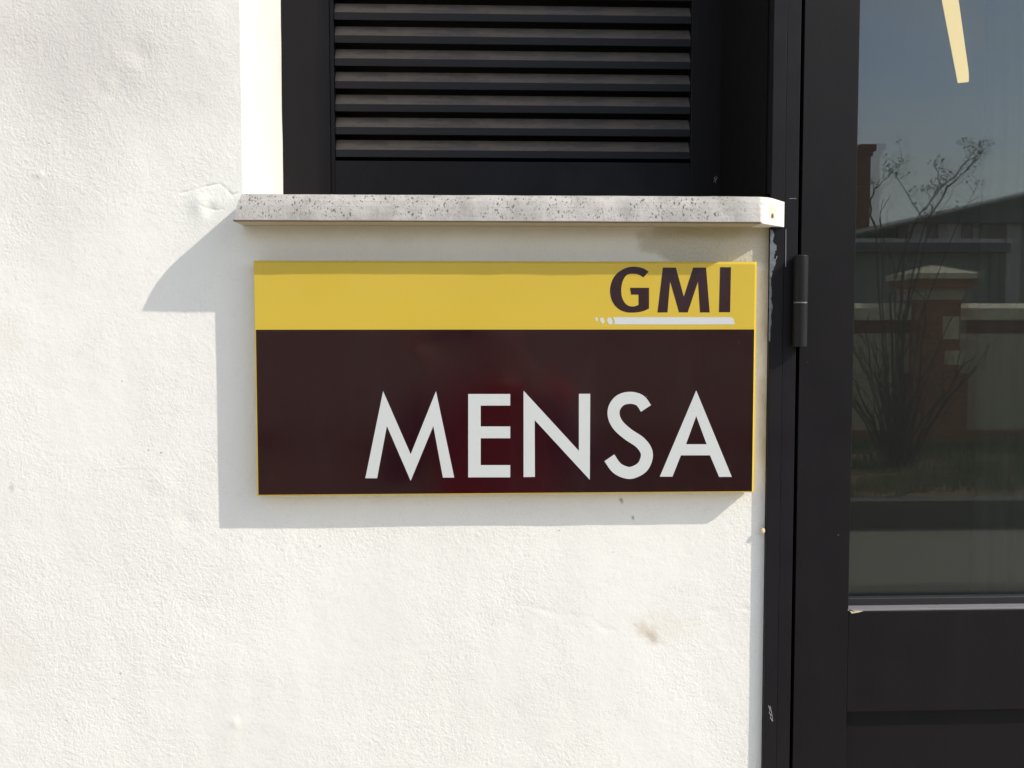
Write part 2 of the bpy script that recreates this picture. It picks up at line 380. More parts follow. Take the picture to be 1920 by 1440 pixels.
def relief(x, z):
    h = .0009 * fbm(x, z, 5, 2) + .0004 * fbm(x + 5, z * .35, 16, 2) + .00012 * noise.noise((x * 75, 9, z * 75))
    if -.40 < x < -.25 and 1.64 < z < 1.74:
        for C, w, d in ((CRACK, .0011, .0012), (CRACK2, .0010, .0008)):
            dd = min(seg_d(x, z, C[i], C[i + 1]) for i in range(len(C) - 1))
            dd += .0006 * noise.noise((x * 400, 1, z * 400)); h -= d * (.45 + .55 * noise.noise((x * 90, 7, z * 90))) * math.exp(-(dd / w) ** 2)
    if -.05 < x < .36 and 1.18 < z < 1.26:
        for C in LOWC:
            dd = min(seg_d(x, z, C[i], C[i + 1]) for i in range(len(C) - 1)) + .002 * abs(noise.noise((x * 60, 4, z * 60)))
            h -= .0007 * (.5 + noise.noise((x * 40, 2, 1))) * math.exp(-(dd / .0028) ** 2)
    for c, r, a in DENT:
        q = ((x - c.x) ** 2 + (z - c.z) ** 2) / r / r
        if q < 6: h += a * math.exp(-q)
    return h
def edgewob(z): return .0012 * noise.noise((1.3, 0, z * 30)) + .0006 * noise.noise((4.3, 0, z * 110))

def ax_lines(cuts):
    out = []
    for a, b, st in cuts:
        n = max(1, round((b - a) / st)); out += [a + (b - a) * i / n for i in range(n)]
    return out + [cuts[-1][1]]
def plaster_wall():
    xs = ax_lines([(-6, -.8, .26), (-.8, -.36, .0026), (-.36, WX0, .0011), (WX0, WX1, .0026), (WX1, DX1, .1), (DX1, 9, .3)])
    zs = ax_lines([(0, .93, .1), (.93, SZ0, .0026), (SZ0, 1.73, .0011), (1.73, 2.06, .0026), (2.06, DZ1, .06), (DZ1, 2.9, .1), (2.9, 5.2, .3)])
    idx = {}; vs = []; fs = []
    hole = lambda x, z: (WX0 < x < WX1 and SZ0 < z < 2.9) or (DX0 < x < DX1 and z < DZ1)
    def V(i, j):
        if (i, j) not in idx:
            x, z = xs[i], zs[j]; dxx = edgewob(z) if abs(x - WX0) < 1e-6 and z > SZ0 else 0
            fine = -.82 < x < WX1 + .01 and .9 < z < 2.1
            y = -relief(x, z) if fine else 0
            if abs(x - WX0) < .0012 and z > SZ0 + .001: y += .0012
            if x > .335 and fine: y *= max(0, (WX1 - x) / .02)
            idx[(i, j)] = len(vs); vs.append((x + dxx, y, z))
        return idx[(i, j)]
    for i in range(len(xs) - 1):
        xm = (xs[i] + xs[i + 1]) / 2
        for j in range(len(zs) - 1):
            if hole(xm, (zs[j] + zs[j + 1]) / 2): continue
            fs.append((V(i, j), V(i + 1, j), V(i + 1, j + 1), V(i, j + 1)))
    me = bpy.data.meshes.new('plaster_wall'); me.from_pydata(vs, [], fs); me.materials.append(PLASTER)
    me.polygons.foreach_set('use_smooth', [True] * len(me.polygons))
    link(bpy.data.objects.new('plaster_wall', me), bld)
    # the sunlit side of the window recess
    vs = []; fs = []; ys = [.0, .004] + [.01 + .22 * k / 22 for k in range(23)] + [.30]; zz = ax_lines([(SZ0, 2.06, .004), (2.06, 2.9, .06)])
    for z in zz:
        for y in ys:
            x = WX0 + edgewob(z) if y == 0 else WX0 + .0012 + .0008 * fbm(y, z, 12, 2)
            vs.append((x, y if y else -relief(WX0, z) + .0012, z))
    n = len(ys)
    for j in range(len(zz) - 1):
        for k in range(n - 1): fs.append((j * n + k, j * n + k + 1, (j + 1) * n + k + 1, (j + 1) * n + k))
    me = bpy.data.meshes.new('window_reveal'); me.from_pydata(vs, [], fs); me.materials.append(PLASTER)
    me.polygons.foreach_set('use_smooth', [True] * len(me.polygons))
    link(bpy.data.objects.new('window_reveal', me), bld)
plaster_wall()
MB().box(WX0 - .1, WX1 + .05, .002, .32, 2.9, 3.0).build('window_head', PLASTER, bld)
MB().box(-6, 9, .02, .3, 5.2, 5.3).box(-6, -5.9, .02, .3, 0, 5.2).build('wall_core', PLASTER, bld)

# sill: pale stone slab with a worn nose, its right end mitred back to the door frame
def build_sill():
    # lofted along x; at the right end the front is cut back at about 45 degrees
    prof = [(0, 1.7010), (-.034, 1.6995), (-.0375, 1.6985), (-.0405, 1.6965), (-.0445, 1.6915), (-.047, 1.685), (-.0485, 1.678), (-.050, 1.6688), (-.0492, 1.6676), (-.047, SZ0), (0, SZ0)]
    mb = MB(); n = len(prof); vs = []; fs = []
    xl = [-.2640, -.2550] + [-.2550 + (.3300 + .2550) * k / 60 for k in range(1, 61)] + [.3300 + .0415 * k / 6 for k in range(1, 7)]
    for i, x in enumerate(xl):
        lim = -.0505 if x <= .3300 else -.0505 + (x - .3300) * 1.05
        for (y, z) in prof:
            w = .00035 * noise.noise((x * 22, y * 30, z * 60)) + .0002 * noise.noise((x * 130, 2, z * 200))
            xx = x + (max(0, z - 1.669) * .24 if i == 0 else 0)
            cut = y < lim
            drop = -.0025 * max(0, (x - .33) / .04) if z > 1.69 else 0
            vs.append((xx, max(y, lim) + (w if y < -.03 and x < .33 else 0) , z + (w if y < -.03 and x < .33 else 0) + drop))
    for i in range(len(xl) - 1):
        for k in range(n - 1): fs.append((i * n + k, i * n + k + 1, (i + 1) * n + k + 1, (i + 1) * n + k))
        fs.append((i * n + n - 1, i * n, (i + 1) * n, (i + 1) * n + n - 1))
    fs += [tuple(range(n)), tuple((len(xl) - 1) * n + k for k in range(n - 1, -1, -1))]
    mb.add(vs, fs)
    mb.prism([(0.0, 1.7010), (.30, 1.7045), (.30, SZ0 + .001), (0.0, SZ0 + .001)], 0, WX0 + .0035, WX1 - .001)
    o = mb.build('window_sill', SILL, bld)
    tag(o, 'pale speckled stone sill with a mitred right end')
build_sill()

# louvred shutter, set back in the recess
SY = .230
xl, xr = at(627, 200, SY).x, at(1296, 200, SY).x
zb = at(960, 303, SY).z
m = MB(); m.box(WX0 + .001, xl - .006, SY, SY + .04, 1.7035, 2.9).box(xr, WX1 + .004, SY, SY + .04, 1.7035, 2.9)
m.box(xl - .006, xl, SY + .002, SY + .04, 1.7035, 2.9)
m.box(xl, xr, SY + .0006, SY + .04, 1.7035, zb).box(xl, xr, SY + .0006, SY + .04, 2.78, 2.9)
shf = m.build('shutter_frame', FRAME, bld, .0008); tag(shf, 'dark grey louvred shutter frame above the sill')
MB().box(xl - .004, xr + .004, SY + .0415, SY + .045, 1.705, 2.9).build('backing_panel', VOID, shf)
z0 = at(960, 281.5, SY).z; pitch = (at(960, 24.5, SY).z - z0) / 6
prof = [(0, -.0102), (0, 0), (.0125, .0158), (.0138, .0148), (.0018, -.0012), (.0018, -.0102)]
first = None
for k in range(int((2.75 - z0) / pitch)):
    zz = z0 + k * pitch
    if first is None:
        mb = MB(); mb.prism([(SY + .004 + y, zz + z) for y, z in prof], 0, xl + .0004, xr - .0004)
        first = mb.build('slat', SLAT, shf, .0004); first.data.transform(Matrix.Translation((0, 0, -zz))); first.location.z = zz
    else:
        o = first.copy(); link(o, shf); o.location.z = zz + random.uniform(-.0003, .0003); o.rotation_euler.y = random.uniform(-.0006, .0006)

# right side of the recess: a dark metal lining that belongs to the door frame
fr = MB()
fr.box(.3557, .3717, FY, .0, .0, DZ1).box(.3557, .3717, -.0002, .34, SZ0 + .04, 2.9)          # edge strip, boxed back along the window
fr.box(.3557, .3717, FY, 0, DZ1, 2.9)
fr.box(.3722, .3889, FY + .0022, .05, 0, DZ1 + .6)
fr.box(.3889, .3935, .012, .05, 0, DZ1)
door_frame = fr.build('door_frame', FRAME, bld, .0007); tag(door_frame, 'dark metal door frame running up beside the sill and shutter')
MB().box(.3535, .3556, .012, .2295, 1.703, 2.9).build('window_lining', DARKP, door_frame, .0005)
MB().box(.3935, DX1 - .075, .0, .06, DZ1 - .04, DZ1).box(DX1 - .07, DX1, FY, .06, 0, DZ1).build('door_frame_side', FRAME, door_frame, .0007)
# peeling sealant and paint along the frame edge
def flake(z_lo, z_hi, w, ph):
    n = 44; L = []; R_ = []
    for i in range(n + 1):
        u = i / n; z = z_lo + (z_hi - z_lo) * u
        ww = w * max(.06, math.sin(math.pi * u) ** .5 * (.25 + 1.7 * abs(noise.noise((ph, z * 55, 0))) + .3 * (random.random() - .3)))
        L.append((.3550 - .0006 * random.random(), z)); R_.append((.3562 + ww, z))
    mb = MB()
    mb.prism(L + R_[::-1], 1, FY - .0006, FY - .0001); return mb
fl = flake(at(1450, 522, 0).z, at(1450, 432, 0).z, .0085, 1.1)
fl.build('sealant_flake', FLAKE, door_frame)
flake(at(1450, 640, 0).z, at(1450, 520, 0).z, .0018, 4.1).build('sealant_flake', FLAKE, door_frame)
p = at(1430, 995, -.004)
bm = bmesh.new(); bmesh.ops.create_icosphere(bm, subdivisions=3, radius=.0032)
for v in bm.verts: v.co *= 1 + .25 * noise.noise(v.co * 600); v.co.z *= 1.25
me = bpy.data.meshes.new('sealant_drop'); bm.to_mesh(me); bm.free(); me.materials.append(CREAMDROP)
me.polygons.foreach_set('use_smooth', [True] * len(me.polygons))
o = link(bpy.data.objects.new('sealant_drop', me), door_frame); o.location = p
def scratch(pxs, Y, r, par):
    MB().tube([at(x, y, Y) for x, y in pxs], r, 4).build('scratch', SCR, par)
scratch([(1441, 1323), (1444, 1332), (1442, 1336), (1446, 1342), (1444, 1345), (1448, 1352)], FY - .0001, .00035, door_frame)
scratch([(1444, 1324), (1447, 1338), (1449, 1353)], FY - .0001, .00025, door_frame)
scratch([(1480, 372.5), (1489, 372), (1493, 372.4)], FY + .0021, .00022, door_frame)
scratch([(1473.5, 430), (1473.3, 500)], FY - .0002, .0003, door_frame)
scratch([(1457, 480), (1455, 486)], FY - .0001, .0004, door_frame)
scratch([(1338, 341), (1341, 337), (1339, 334), (1343, 330), (1345, 333), (1340, 341), (1343, 343)], SY - .001, .0003, door_frame)

# door leaf
DY = -.002; LX = .4600; LEDZ = at(1700, 1142, DY).z; RZ = at(1700, 1333.5, DY).z
d = MB()
d.box(.3937, LX, DY, .045, .012, DZ1 - .045)
d.box(DX1 - .175, DX1 - .075, DY, .045, .012, DZ1 - .045)
d.box(LX, DX1 - .175, DY + .0004, .045, RZ, LEDZ - .0025)
d.box(LX, DX1 - .175, DY + .0004, .045, .012, .16)
d.box(LX, DX1 - .175, DY + .0004, .045, DZ1 - .14, DZ1 - .045)
leaf = d.build('door_leaf', DOORP, bld, .0009, 3); tag(leaf, 'dark grey glazed door with a solid lower panel')
MB().box(LX - .002, DX1 - .17, .010, .030, .15, RZ + .004).build('lower_panel', DOORP, leaf, .001)
gb = MB(); gb.prism([(DY + .0008, LEDZ - .0022), (DY + .0008, LEDZ), (.0135, LEDZ + .0008), (.0135, LEDZ - .0022)], 0, LX + .0006, DX1 - .1755)
gb.build('glazing_bead', ALU, leaf, .0005)
MB().box(LX, DX1 - .175, .0135, GY - .001, LEDZ - .0022, LEDZ + .0095).box(LX, LX + .0012, .012, GY - .001, LEDZ + .0095, DZ1 - .14).build('gasket', RUBBER, leaf, .0006)
MB().prism([(LX - .0005, LEDZ - .001), (LX + .018, LEDZ - .0018), (LX + .012, LEDZ - .0035), (LX + .004, LEDZ - .0045), (LX - .001, LEDZ + .001)], 1, DY - .0003, DY + .004).build('bead_chip', CREAMDROP, leaf)
def pane(y0, rot):
    o = MB().box(-.0, DX1 - .175 - LX + .02, 0, .004, 0, DZ1 - .14 - LEDZ + .02).build('glass_pane', GLASS, leaf)
    o.location = (LX - .01, y0, LEDZ - .01); o.rotation_euler.z = rot
    o.data.materials[0] = GLASS
pane(GY, 0); pane(GY + .022, math.radians(-.26))
# hinge: two knuckles with a thin washer and a domed cap
hx = .3902; hy = -.0135; r = .0085
hz = [at(1500, q, hy).z for q in (479, 566, 568.5, 650)]
for a, b in ((hz[1], hz[0] - .002), (hz[3], hz[2])):
    MB().tube([(hx, hy, a), (hx, hy, b)], r, 32).build('hinge_knuckle', HINGE, leaf, .0006)
mb = MB(); mb.tube([(hx, hy, hz[0] - .0025), (hx, hy, hz[0] - .0012), (hx, hy, hz[0]), (hx, hy, hz[0] + .0007)], [r * .93, r * .98, r * .9, r * .45], 32); mb.build('hinge_cap', HINGE, leaf, .0003)
MB().tube([(hx, hy, hz[2]), (hx, hy, hz[1])], r * .93, 32).build('hinge_washer', ALU, leaf)
MB().box(hx - .0015, hx + .0015, hy, .012, hz[3], hz[0] - .002).build('hinge_leaf', HINGE, leaf)

# the room behind the door
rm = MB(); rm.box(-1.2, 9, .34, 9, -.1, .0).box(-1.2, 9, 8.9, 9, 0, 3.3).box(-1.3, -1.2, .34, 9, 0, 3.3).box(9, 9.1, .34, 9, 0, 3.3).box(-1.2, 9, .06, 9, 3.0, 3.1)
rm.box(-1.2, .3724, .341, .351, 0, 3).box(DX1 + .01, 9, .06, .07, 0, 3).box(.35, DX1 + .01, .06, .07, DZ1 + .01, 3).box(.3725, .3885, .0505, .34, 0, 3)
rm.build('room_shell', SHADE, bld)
a, b = at(1806, 153, 5.26 - D), at(1779, 0, 3.93 - D); a.z = b.z = (a.z + b.z) / 2
dirv = (b - a).normalized(); b2 = b + dirv * 1.2
side = dirv.cross(Vector((0, 0, 1))).normalized() * .027
lamp = empty('ceiling_lamp', a, 'long cream lit ceiling lamp seen through the door glass', 'lamp')
up = Vector((0, 0, .05))
MB().add([a - side, a + side, b2 + side, b2 - side, a - side + up, a + side + up, b2 + side + up, b2 - side + up],
         [(0, 1, 2, 3), (4, 7, 6, 5), (0, 4, 5, 1), (1, 5, 6, 2), (2, 6, 7, 3), (3, 7, 4, 0)]).build('diffuser', TUBE, lamp, .004)
hh = Vector((0, 0, 3.0 - a.z - .05))
for q in (a + (b2 - a) * .2, a + (b2 - a) * .8):
    MB().tube([q + up, q + up + hh], .006, 8).build('hanger', ALU, lamp)
# curtain
cx0, cx1 = at(1838, 700, 1.25).x, 3.6; vs = []; fs = []; N = 260
for i in range(N + 1):
    x = cx0 + (cx1 - cx0) * i / N; y = 1.25 + .035 * math.sin(x * 46 + 2 * noise.noise((x * 3, 0, 0))) + .02 * noise.noise((x * 11, 5, 0))
    for z in (.42, 1.2, 2.0, 2.75): vs.append((x + .006 * noise.noise((x * 9, z, 3)), y, z))
for i in range(N):
    for k in range(3): fs.append((i * 4 + k, i * 4 + 4 + k, i * 4 + 5 + k, i * 4 + 1 + k))
cm = bpy.data.meshes.new('curtain'); cm.from_pydata(vs, [], fs); cm.materials.append(CURT); cm.polygons.foreach_set('use_smooth', [True] * len(fs))
cu = tag(link(bpy.data.objects.new('curtain', cm)), 'grey green pleated curtain hanging behind the door glass', 'curtain')
so = cu.modifiers.new('thickness', 'SOLIDIFY'); so.thickness = .002

# ------------------------------------------------------------------ the sign
PS = .021
tl, tr, bl_, br = at(475, 488, -PS), at(1422, 491, -PS), at(481, 930, -PS), at(1413, 924.5, -PS)
sx0, sx1 = (tl.x + bl_.x) / 2, (tr.x + br.x) / 2; szt, szb = (tl.z + tr.z) / 2, (bl_.z + br.z) / 2
sign = empty('sign', ((sx0 + sx1) / 2, -.0, szb), 'yellow and brown canteen sign lettered in white, mounted on the plaster below the sill', 'sign')
a1, a2, cd_ = .0007, .0028, .0026
vv = [(x, y, z) for y, (x0, x1, z0_, z1_) in ((-.0025, (sx0, sx1, szb, szt)), (-PS + cd_, (sx0, sx1, szb, szt)), (-PS, (sx0 + a1, sx1 - a2, szb + a1, szt - a2))) for x, z in ((x0, z0_), (x1, z0_), (x1, z1_), (x0, z1_))]
tray = MB().add(vv, [(3, 2, 1, 0), (8, 9, 10, 11)] + [(k * 4 + i, k * 4 + (i + 1) % 4, k * 4 + 4 + (i + 1) % 4, k * 4 + 4 + i) for k in (0, 1) for i in range(4)]).build('sign_panel', YEL, sign, .0004, 2)
for x in (sx0 + .05, sx1 - .05):
    for z in (szb + .05, szt - .05): MB().tube([(x, -.0026, z), (x, .004, z)], .012, 16).build('spacer', ALU, sign)
dvz = (at(478, 617, -PS).z + at(1417, 619, -PS).z) / 2
b0 = sx0 + .0021; b1 = sx1 - .0030; bz = szb + .0019
E1 = .0002
MB().box(b0, b1, -PS - E1, -PS + .0005, bz, dvz).build('brown_band', BRN, sign)
def letter(name, mat, outlines, cvt, y, dy=.00012, label=None):
    """filled outline(s) with depth; later outlines are holes"""
    cu_ = bpy.data.curves.new(name, 'CURVE'); cu_.dimensions = '2D'; cu_.fill_mode = 'BOTH'; cu_.extrude = dy / 2
    for ol in outlines:
        s = cu_.splines.new('POLY'); s.points.add(len(ol) - 1)
        for i, q in enumerate(ol):
            w = at(*cvt(q), y); s.points[i].co = (w.x, w.z, 0, 1)
        s.use_cyclic_u = True
    tmp = bpy.data.objects.new('tmp', cu_); sc.collection.objects.link(tmp)
    dg = bpy.context.evaluated_depsgraph_get(); me = bpy.data.meshes.new_from_object(tmp.evaluated_get(dg))
    bpy.data.objects.remove(tmp); bpy.data.curves.remove(cu_)
    me.transform(Matrix.Translation((0, y, 0)) @ Matrix.Rotation(math.radians(90), 4, 'X')); me.transform(Matrix.Translation(-sign.location))
    me.name = name; me.materials.clear(); me.materials.append(mat)
    o = link(bpy.data.objects.new(name, me), sign)
    return o
def catmull(P, n=8, closed=False):
    out = []; N = len(P)
    rng = range(N) if closed else range(N - 1)
    for i in rng:
        g = (lambda k: P[k % N]) if closed else (lambda k: P[max(0, min(N - 1, k))])
        p0, p1, p2, p3 = g(i - 1), g(i), g(i + 1), g(i + 2)
        for j in range(n):
            t = j / n
            out.append(tuple(.5 * (2 * p1[c] + (p2[c] - p0[c]) * t + (2 * p0[c] - 5 * p1[c] + 4 * p2[c] - p3[c]) * t * t + (3 * p1[c] - p0[c] - 3 * p2[c] + p3[c]) * t ** 3) for c in (0, 1)))
    if not closed: out.append(P[-1])
    return out
def stroke(P, w):
    C = catmull(P, 8); L = []; R_ = []
    for i, p in enumerate(C):
        a, b = C[max(0, i - 1)], C[min(len(C) - 1, i + 1)]
        dx, dy = b[0] - a[0], b[1] - a[1]; l = math.hypot(dx, dy); nx, ny = -dy / l, dx / l
        L.append((p[0] + nx * w, p[1] + ny * w)); R_.append((p[0] - nx * w, p[1] - ny * w))
    return L + R_[::-1]
c1 = lambda q: (640 + q[0] / 2.4, 680 + q[1] / 2.4)
YL = -PS - E1 - .00007
letter('letter', WHT, [[(108, 520), (188, 128), (312, 412), (426, 128), (508, 517), (457, 517), (414, 285), (312, 532), (205, 285), (161, 520)]], c1, YL)
letter('letter', WHT, [[(571, 141), (760, 141), (760, 193), (627, 193), (627, 287), (760, 287), (760, 340), (627, 340), (627, 461), (760, 461), (760, 516), (571, 516)]], c1, YL)
letter('letter', WHT, [[(820, 515), (820, 126), (1069, 397), (1069, 140), (1120, 140), (1118, 527), (870, 258), (871, 514)]], c1, YL)
letter('letter', WHT, [stroke([(1371, 206), (1345, 171), (1303, 158), (1258, 168), (1230, 200), (1226, 240), (1246, 282), (1290, 322), (1342, 357), (1370, 393), (1374, 428), (1356, 468), (1320, 491), (1285, 495), (1240, 474), (1206, 428)], 27)], c1, YL)
letter('letter', WHT, [[(1433, 513), (1597, 125), (1757, 514), (1700, 514), (1659, 417), (1528, 417), (1490, 513)], [(1597, 240), (1551, 367), (1644, 367)]], c1, YL)
c3 = lambda q: (1050 + q[0] / 5.486, 480 + q[1] / 5.486)
YG = -PS - .00008
Go = catmull([(912, 162), (860, 128), (800, 113), (745, 110), (680, 122), (610, 160), (560, 210), (530, 270), (515, 340), (518, 400), (535, 460), (570, 515), (620, 555), (680, 577), (740, 582), (800, 578), (860, 565), (916, 540)], 5)
Gi = catmull([(808, 503), (780, 514), (745, 519), (705, 512), (670, 485), (648, 450), (635, 410), (630, 360), (633, 310), (645, 260), (668, 215), (700, 188), (745, 182), (790, 186), (825, 200), (858, 220)], 5)
letter('letter', LBR, [Go + [(916, 327), (720, 327), (731, 397), (808, 397)] + Gi], c3, YG)
letter('letter', LBR, [[(1003, 580), (1058, 119), (1192, 119), (1274, 418), (1370, 119), (1503, 119), (1540, 580), (1440, 580), (1420, 262), (1314, 580), (1225, 580), (1133, 262), (1106, 580)]], c3, YG)
letter('letter', LBR, [[(1647, 115), (1759, 115), (1750, 578), (1635, 578)]], c3, YG)
letter('logo_bar', WHT, [[(541, 629), (1750, 629), (1772, 636), (1786, 652), (1796, 685), (1795, 698), (1784, 704), (556, 704), (561, 690), (559, 665), (551, 644)]], c3, YG)
def oval(cx, cy, rx, ry, an):
    return [(cx + rx * math.cos(t) * math.cos(an) - ry * math.sin(t) * math.sin(an), cy + rx * math.cos(t) * math.sin(an) + ry * math.sin(t) * math.cos(an)) for t in [k * math.pi / 16 for k in range(32)]]
for q in ((513, 669, 27, 38, -.35), (435, 664, 20, 33, -.35), (376, 650, 13, 20, -.3)):
    letter('logo_dot', WHT, [oval(*q)], c3, YG)

# ------------------------------------------------------------------ across the road (seen only as a reflection in the door glass)
GZ = .0
tag(MB().box(-60, 60, -70, 20, -.6, -.02).build('ground', SOIL), kind='structure')
tag(MB().box(-30, 30, -2.9, .02, -.3, .0).build('bounce_pavement', BOUNCE_PAVE), kind='structure')  # unseen paving, made wide and pale to bounce fill light onto the wall
tag(MB().box(-30, 30, -8, -2.9, -.3, -.012).build('road', ASPH), kind='structure')
gyk = 2 * GY + D - 7.42
tag(MB().box(-30, 30, gyk - .15, gyk, -.3, .205).build('kerb', KERB, None, .015), kind='structure')
gyw = 2 * GY + D - 11.1                   # face of the garden wall
def undul(x, y): return .2 + .03 * noise.noise((x * 1.3, y * 1.3, 0))
vs = []; fs = []; nx, ny = 160, 36
for i in range(nx + 1):
    for j in range(ny + 1):
        x = -12 + 28 * i / nx; y = gyk - .15 + (gyw - gyk + .10) * j / ny; vs.append((x, y, undul(x, y) - (.02 if j == 0 else 0)))
for i in range(nx):
    for j in range(ny): fs.append((i * (ny + 1) + j, i * (ny + 1) + j + 1, (i + 1) * (ny + 1) + j + 1, (i + 1) * (ny + 1) + j))
me = bpy.data.meshes.new('verge'); me.from_pydata(vs, [], fs); me.materials.append(SOIL)
tag(link(bpy.data.objects.new('verge', me)), kind='structure')
rs = np.random.RandomState(3); NB = 26000
gx = rs.uniform(-1, 9.5, NB); gy_ = rs.uniform(gyw + .05, gyk - .17, NB)
keep = [i for i in range(NB) if noise.noise((gx[i] * 1.1, gy_[i] * 1.4, 2)) > -.25 + .5 * max(0, 1 - (gyk - gy_[i]) / .9) + .3 * (rs.rand() - .5)]
vs = []; fs = []
for i in keep:
    x, y = gx[i], gy_[i]; z = undul(x, y); h = rs.uniform(.04, .16); a = rs.uniform(0, 6.28); w = .006
    lx, ly = rs.uniform(-.05, .05, 2); dx, dy = math.cos(a) * w, math.sin(a) * w; n = len(vs)
    vs += [(x - dx, y - dy, z - .01), (x + dx, y + dy, z - .01), (x + lx, y + ly, z + h)]; fs.append((n, n + 1, n + 2))
me = bpy.data.meshes.new('grass'); me.from_pydata(vs, [], fs); me.materials.append(GRASS)
tag(link(bpy.data.objects.new('grass', me)), 'rough short grass on the verge before the garden wall', 'grass', kind='stuff')
# garden wall
gw = empty('garden_wall', (0, gyw, .15), 'cream rendered garden wall with a pale coping and a red brick band', 'wall')
zt = mir(1700, 568, 11.1).z; zf = mir(1700, 578, 11.1).z; zg = mir(1700, 600, 11.1).z; zr = mir(1700, 625, 11.1).z
MB().box(-14, 24, gyw - .25, gyw, .1, zr).build('rendered_body', CREAM, gw)
MB().box(-14, 24, gyw - .26, gyw + .012, zr, zg).build('brick_band', REDBRICK, gw)
MB().box(-14, 24, gyw - .25, gyw + .016, .1, .36).build('brick_base', BRICK, gw)
MB().prism([(gyw + .04, zg), (gyw + .04, zf), (gyw - .2, zt), (gyw - .25, zt), (gyw - .33, zf), (gyw - .33, zg)], 0, -14, 24).build('coping', COPING, gw)
pc = mir(1762, 560, 10.9); PY = pc.y; hw = .245
gp = empty('wall_pillar', (pc.x, PY - hw, .15), 'orange brick pillar with a cream pyramid cap in the garden wall', 'pillar')
z1 = mir(1762, 562, 10.9).z
MB().box(pc.x - hw, pc.x + hw, PY - 2 * hw, PY, .1, z1).build('brick_shaft', BRICK, gp)
za, zb_, zc_, zd = mir(1762, 540, 10.9).z, mir(1762, 523, 10.9).z, mir(1762, 513, 10.9).z, mir(1762, 494, 10.9).z
MB().box(pc.x - hw - .02, pc.x + hw + .02, PY - 2 * hw - .02, PY + .02, z1, za).build('render_neck', CREAM, gp)
MB().box(pc.x - hw - .09, pc.x + hw + .09, PY - 2 * hw - .09, PY + .09, za, zb_).build('brick_corbel', BRICK, gp)
c = (pc.x, PY - hw); w = hw + .12; mb = MB().box(c[0] - w, c[0] + w, c[1] - w, c[1] + w, zb_, zc_)
mb.add([(c[0] - w, c[1] - w, zc_ + .001), (c[0] + w, c[1] - w, zc_ + .001), (c[0] + w, c[1] + w, zc_ + .001), (c[0] - w, c[1] + w, zc_ + .001), (c[0], c[1], zd)], [(0, 3, 2, 1), (0, 1, 4), (1, 2, 4), (2, 3, 4), (3, 0, 4)]).build('pyramid_cap', COPING, gp)
for (u0, v0, u1, v1) in ((1767, 593, 1798, 636), (1771, 657, 1799, 684)):
    A, B = mir(u0, v1, 10.9), mir(u1, v0, 10.9)
    MB().box(A.x, B.x, PY - .02, PY + .012, A.z, B.z).build('inset_block', COPING, gp)
MB().box(pc.x - hw - .07, pc.x + hw + .07, PY - 2 * hw - .07, PY + .07, .1, mir(1762, 700, 10.9).z).build('brick_plinth', BRICK, gp)
# shrub: many bare stems from one stool, with a few young leaf clusters
base = mir(1680, 868, 9.3); base.z = .2
shrub = empty('shrub', base, 'multi-stemmed bare shrub with a few young leaves, mirrored in the door glass', 'shrub')
MAIN = [([(1690, 865), (1686, 640), (1700, 480), (1722, 412), (1762, 358), (1800, 325), (1826, 296), (1848, 268)], .019),
        ([(1686, 865), (1690, 600), (1728, 430), (1772, 352), (1820, 312), (1840, 285)], .015),
        ([(1682, 865), (1668, 560), (1700, 440), (1726, 408), (1700, 362), (1682, 330)], .014),
        ([(1678, 865), (1650, 600), (1637, 430), (1627, 380), (1640, 355), (1660, 335), (1686, 303)], .014),
        ([(1690, 865), (1700, 600), (1748, 420), (1755, 378), (1772, 340), (1766, 300)], .013),
        ([(1676, 865), (1640, 720), (1612, 660), (1596, 560)], .02), ([(1676, 865), (1635, 790), (1604, 760), (1588, 735)], .02),
        ([(1680, 865), (1648, 560), (1645, 400), (1660, 368)], .011), ([(1684, 865), (1680, 500), (1650, 420), (1662, 372)], .01),
        ([(1688, 865), (1720, 600), (1790, 420), (1824, 345)], .01)]
st = MB(); lf = MB()
def leaves(p, n, s):
    for _ in range(n):
        q = p + Vector((random.gauss(0, s), random.gauss(0, s), random.gauss(0, s))); a = Vector((random.uniform(-1, 1), random.uniform(-1, 1), random.uniform(-.3, 1))).normalized() * random.uniform(.02, .04)
        b = a.cross(Vector((random.random(), random.random(), .3))).normalized() * .012
        lf.add([q, q + a * .5 + b, q + a, q + a * .5 - b], [(0, 1, 2, 3)])
for i, (px, r) in enumerate(MAIN):
    off = random.uniform(-.25, .25); pts = []
    for k, q in enumerate(px):
        pts.append(mir(*q, 9.3) + Vector((random.gauss(0, .008), off * k / len(px), 0)))
    fine = []
    for k in range(len(pts) - 1):
        for j in range(4): fine.append(pts[k].lerp(pts[k + 1], j / 4) + Vector((random.gauss(0, .006), random.gauss(0, .006), random.gauss(0, .004))))
    fine.append(pts[-1]); n = len(fine)
    st.tube(fine, [r * (1 - .8 * k / n) for k in range(n)], 5)
    if i < 5 or i == 9:
        for k in range(int(n * .55), n, 1):
            d_ = Vector((random.uniform(-1, 1), random.uniform(-.6, .6), random.uniform(.2, 1))).normalized() * random.uniform(.06, .22)
            st.tube([fine[k], fine[k] + d_ * .5 + Vector((0, 0, .01)), fine[k] + d_], [.004, .003, .002], 3); leaves(fine[k] + d_, 7 if i < 2 else 4, .018)
        leaves(fine[-1], 9, .02)
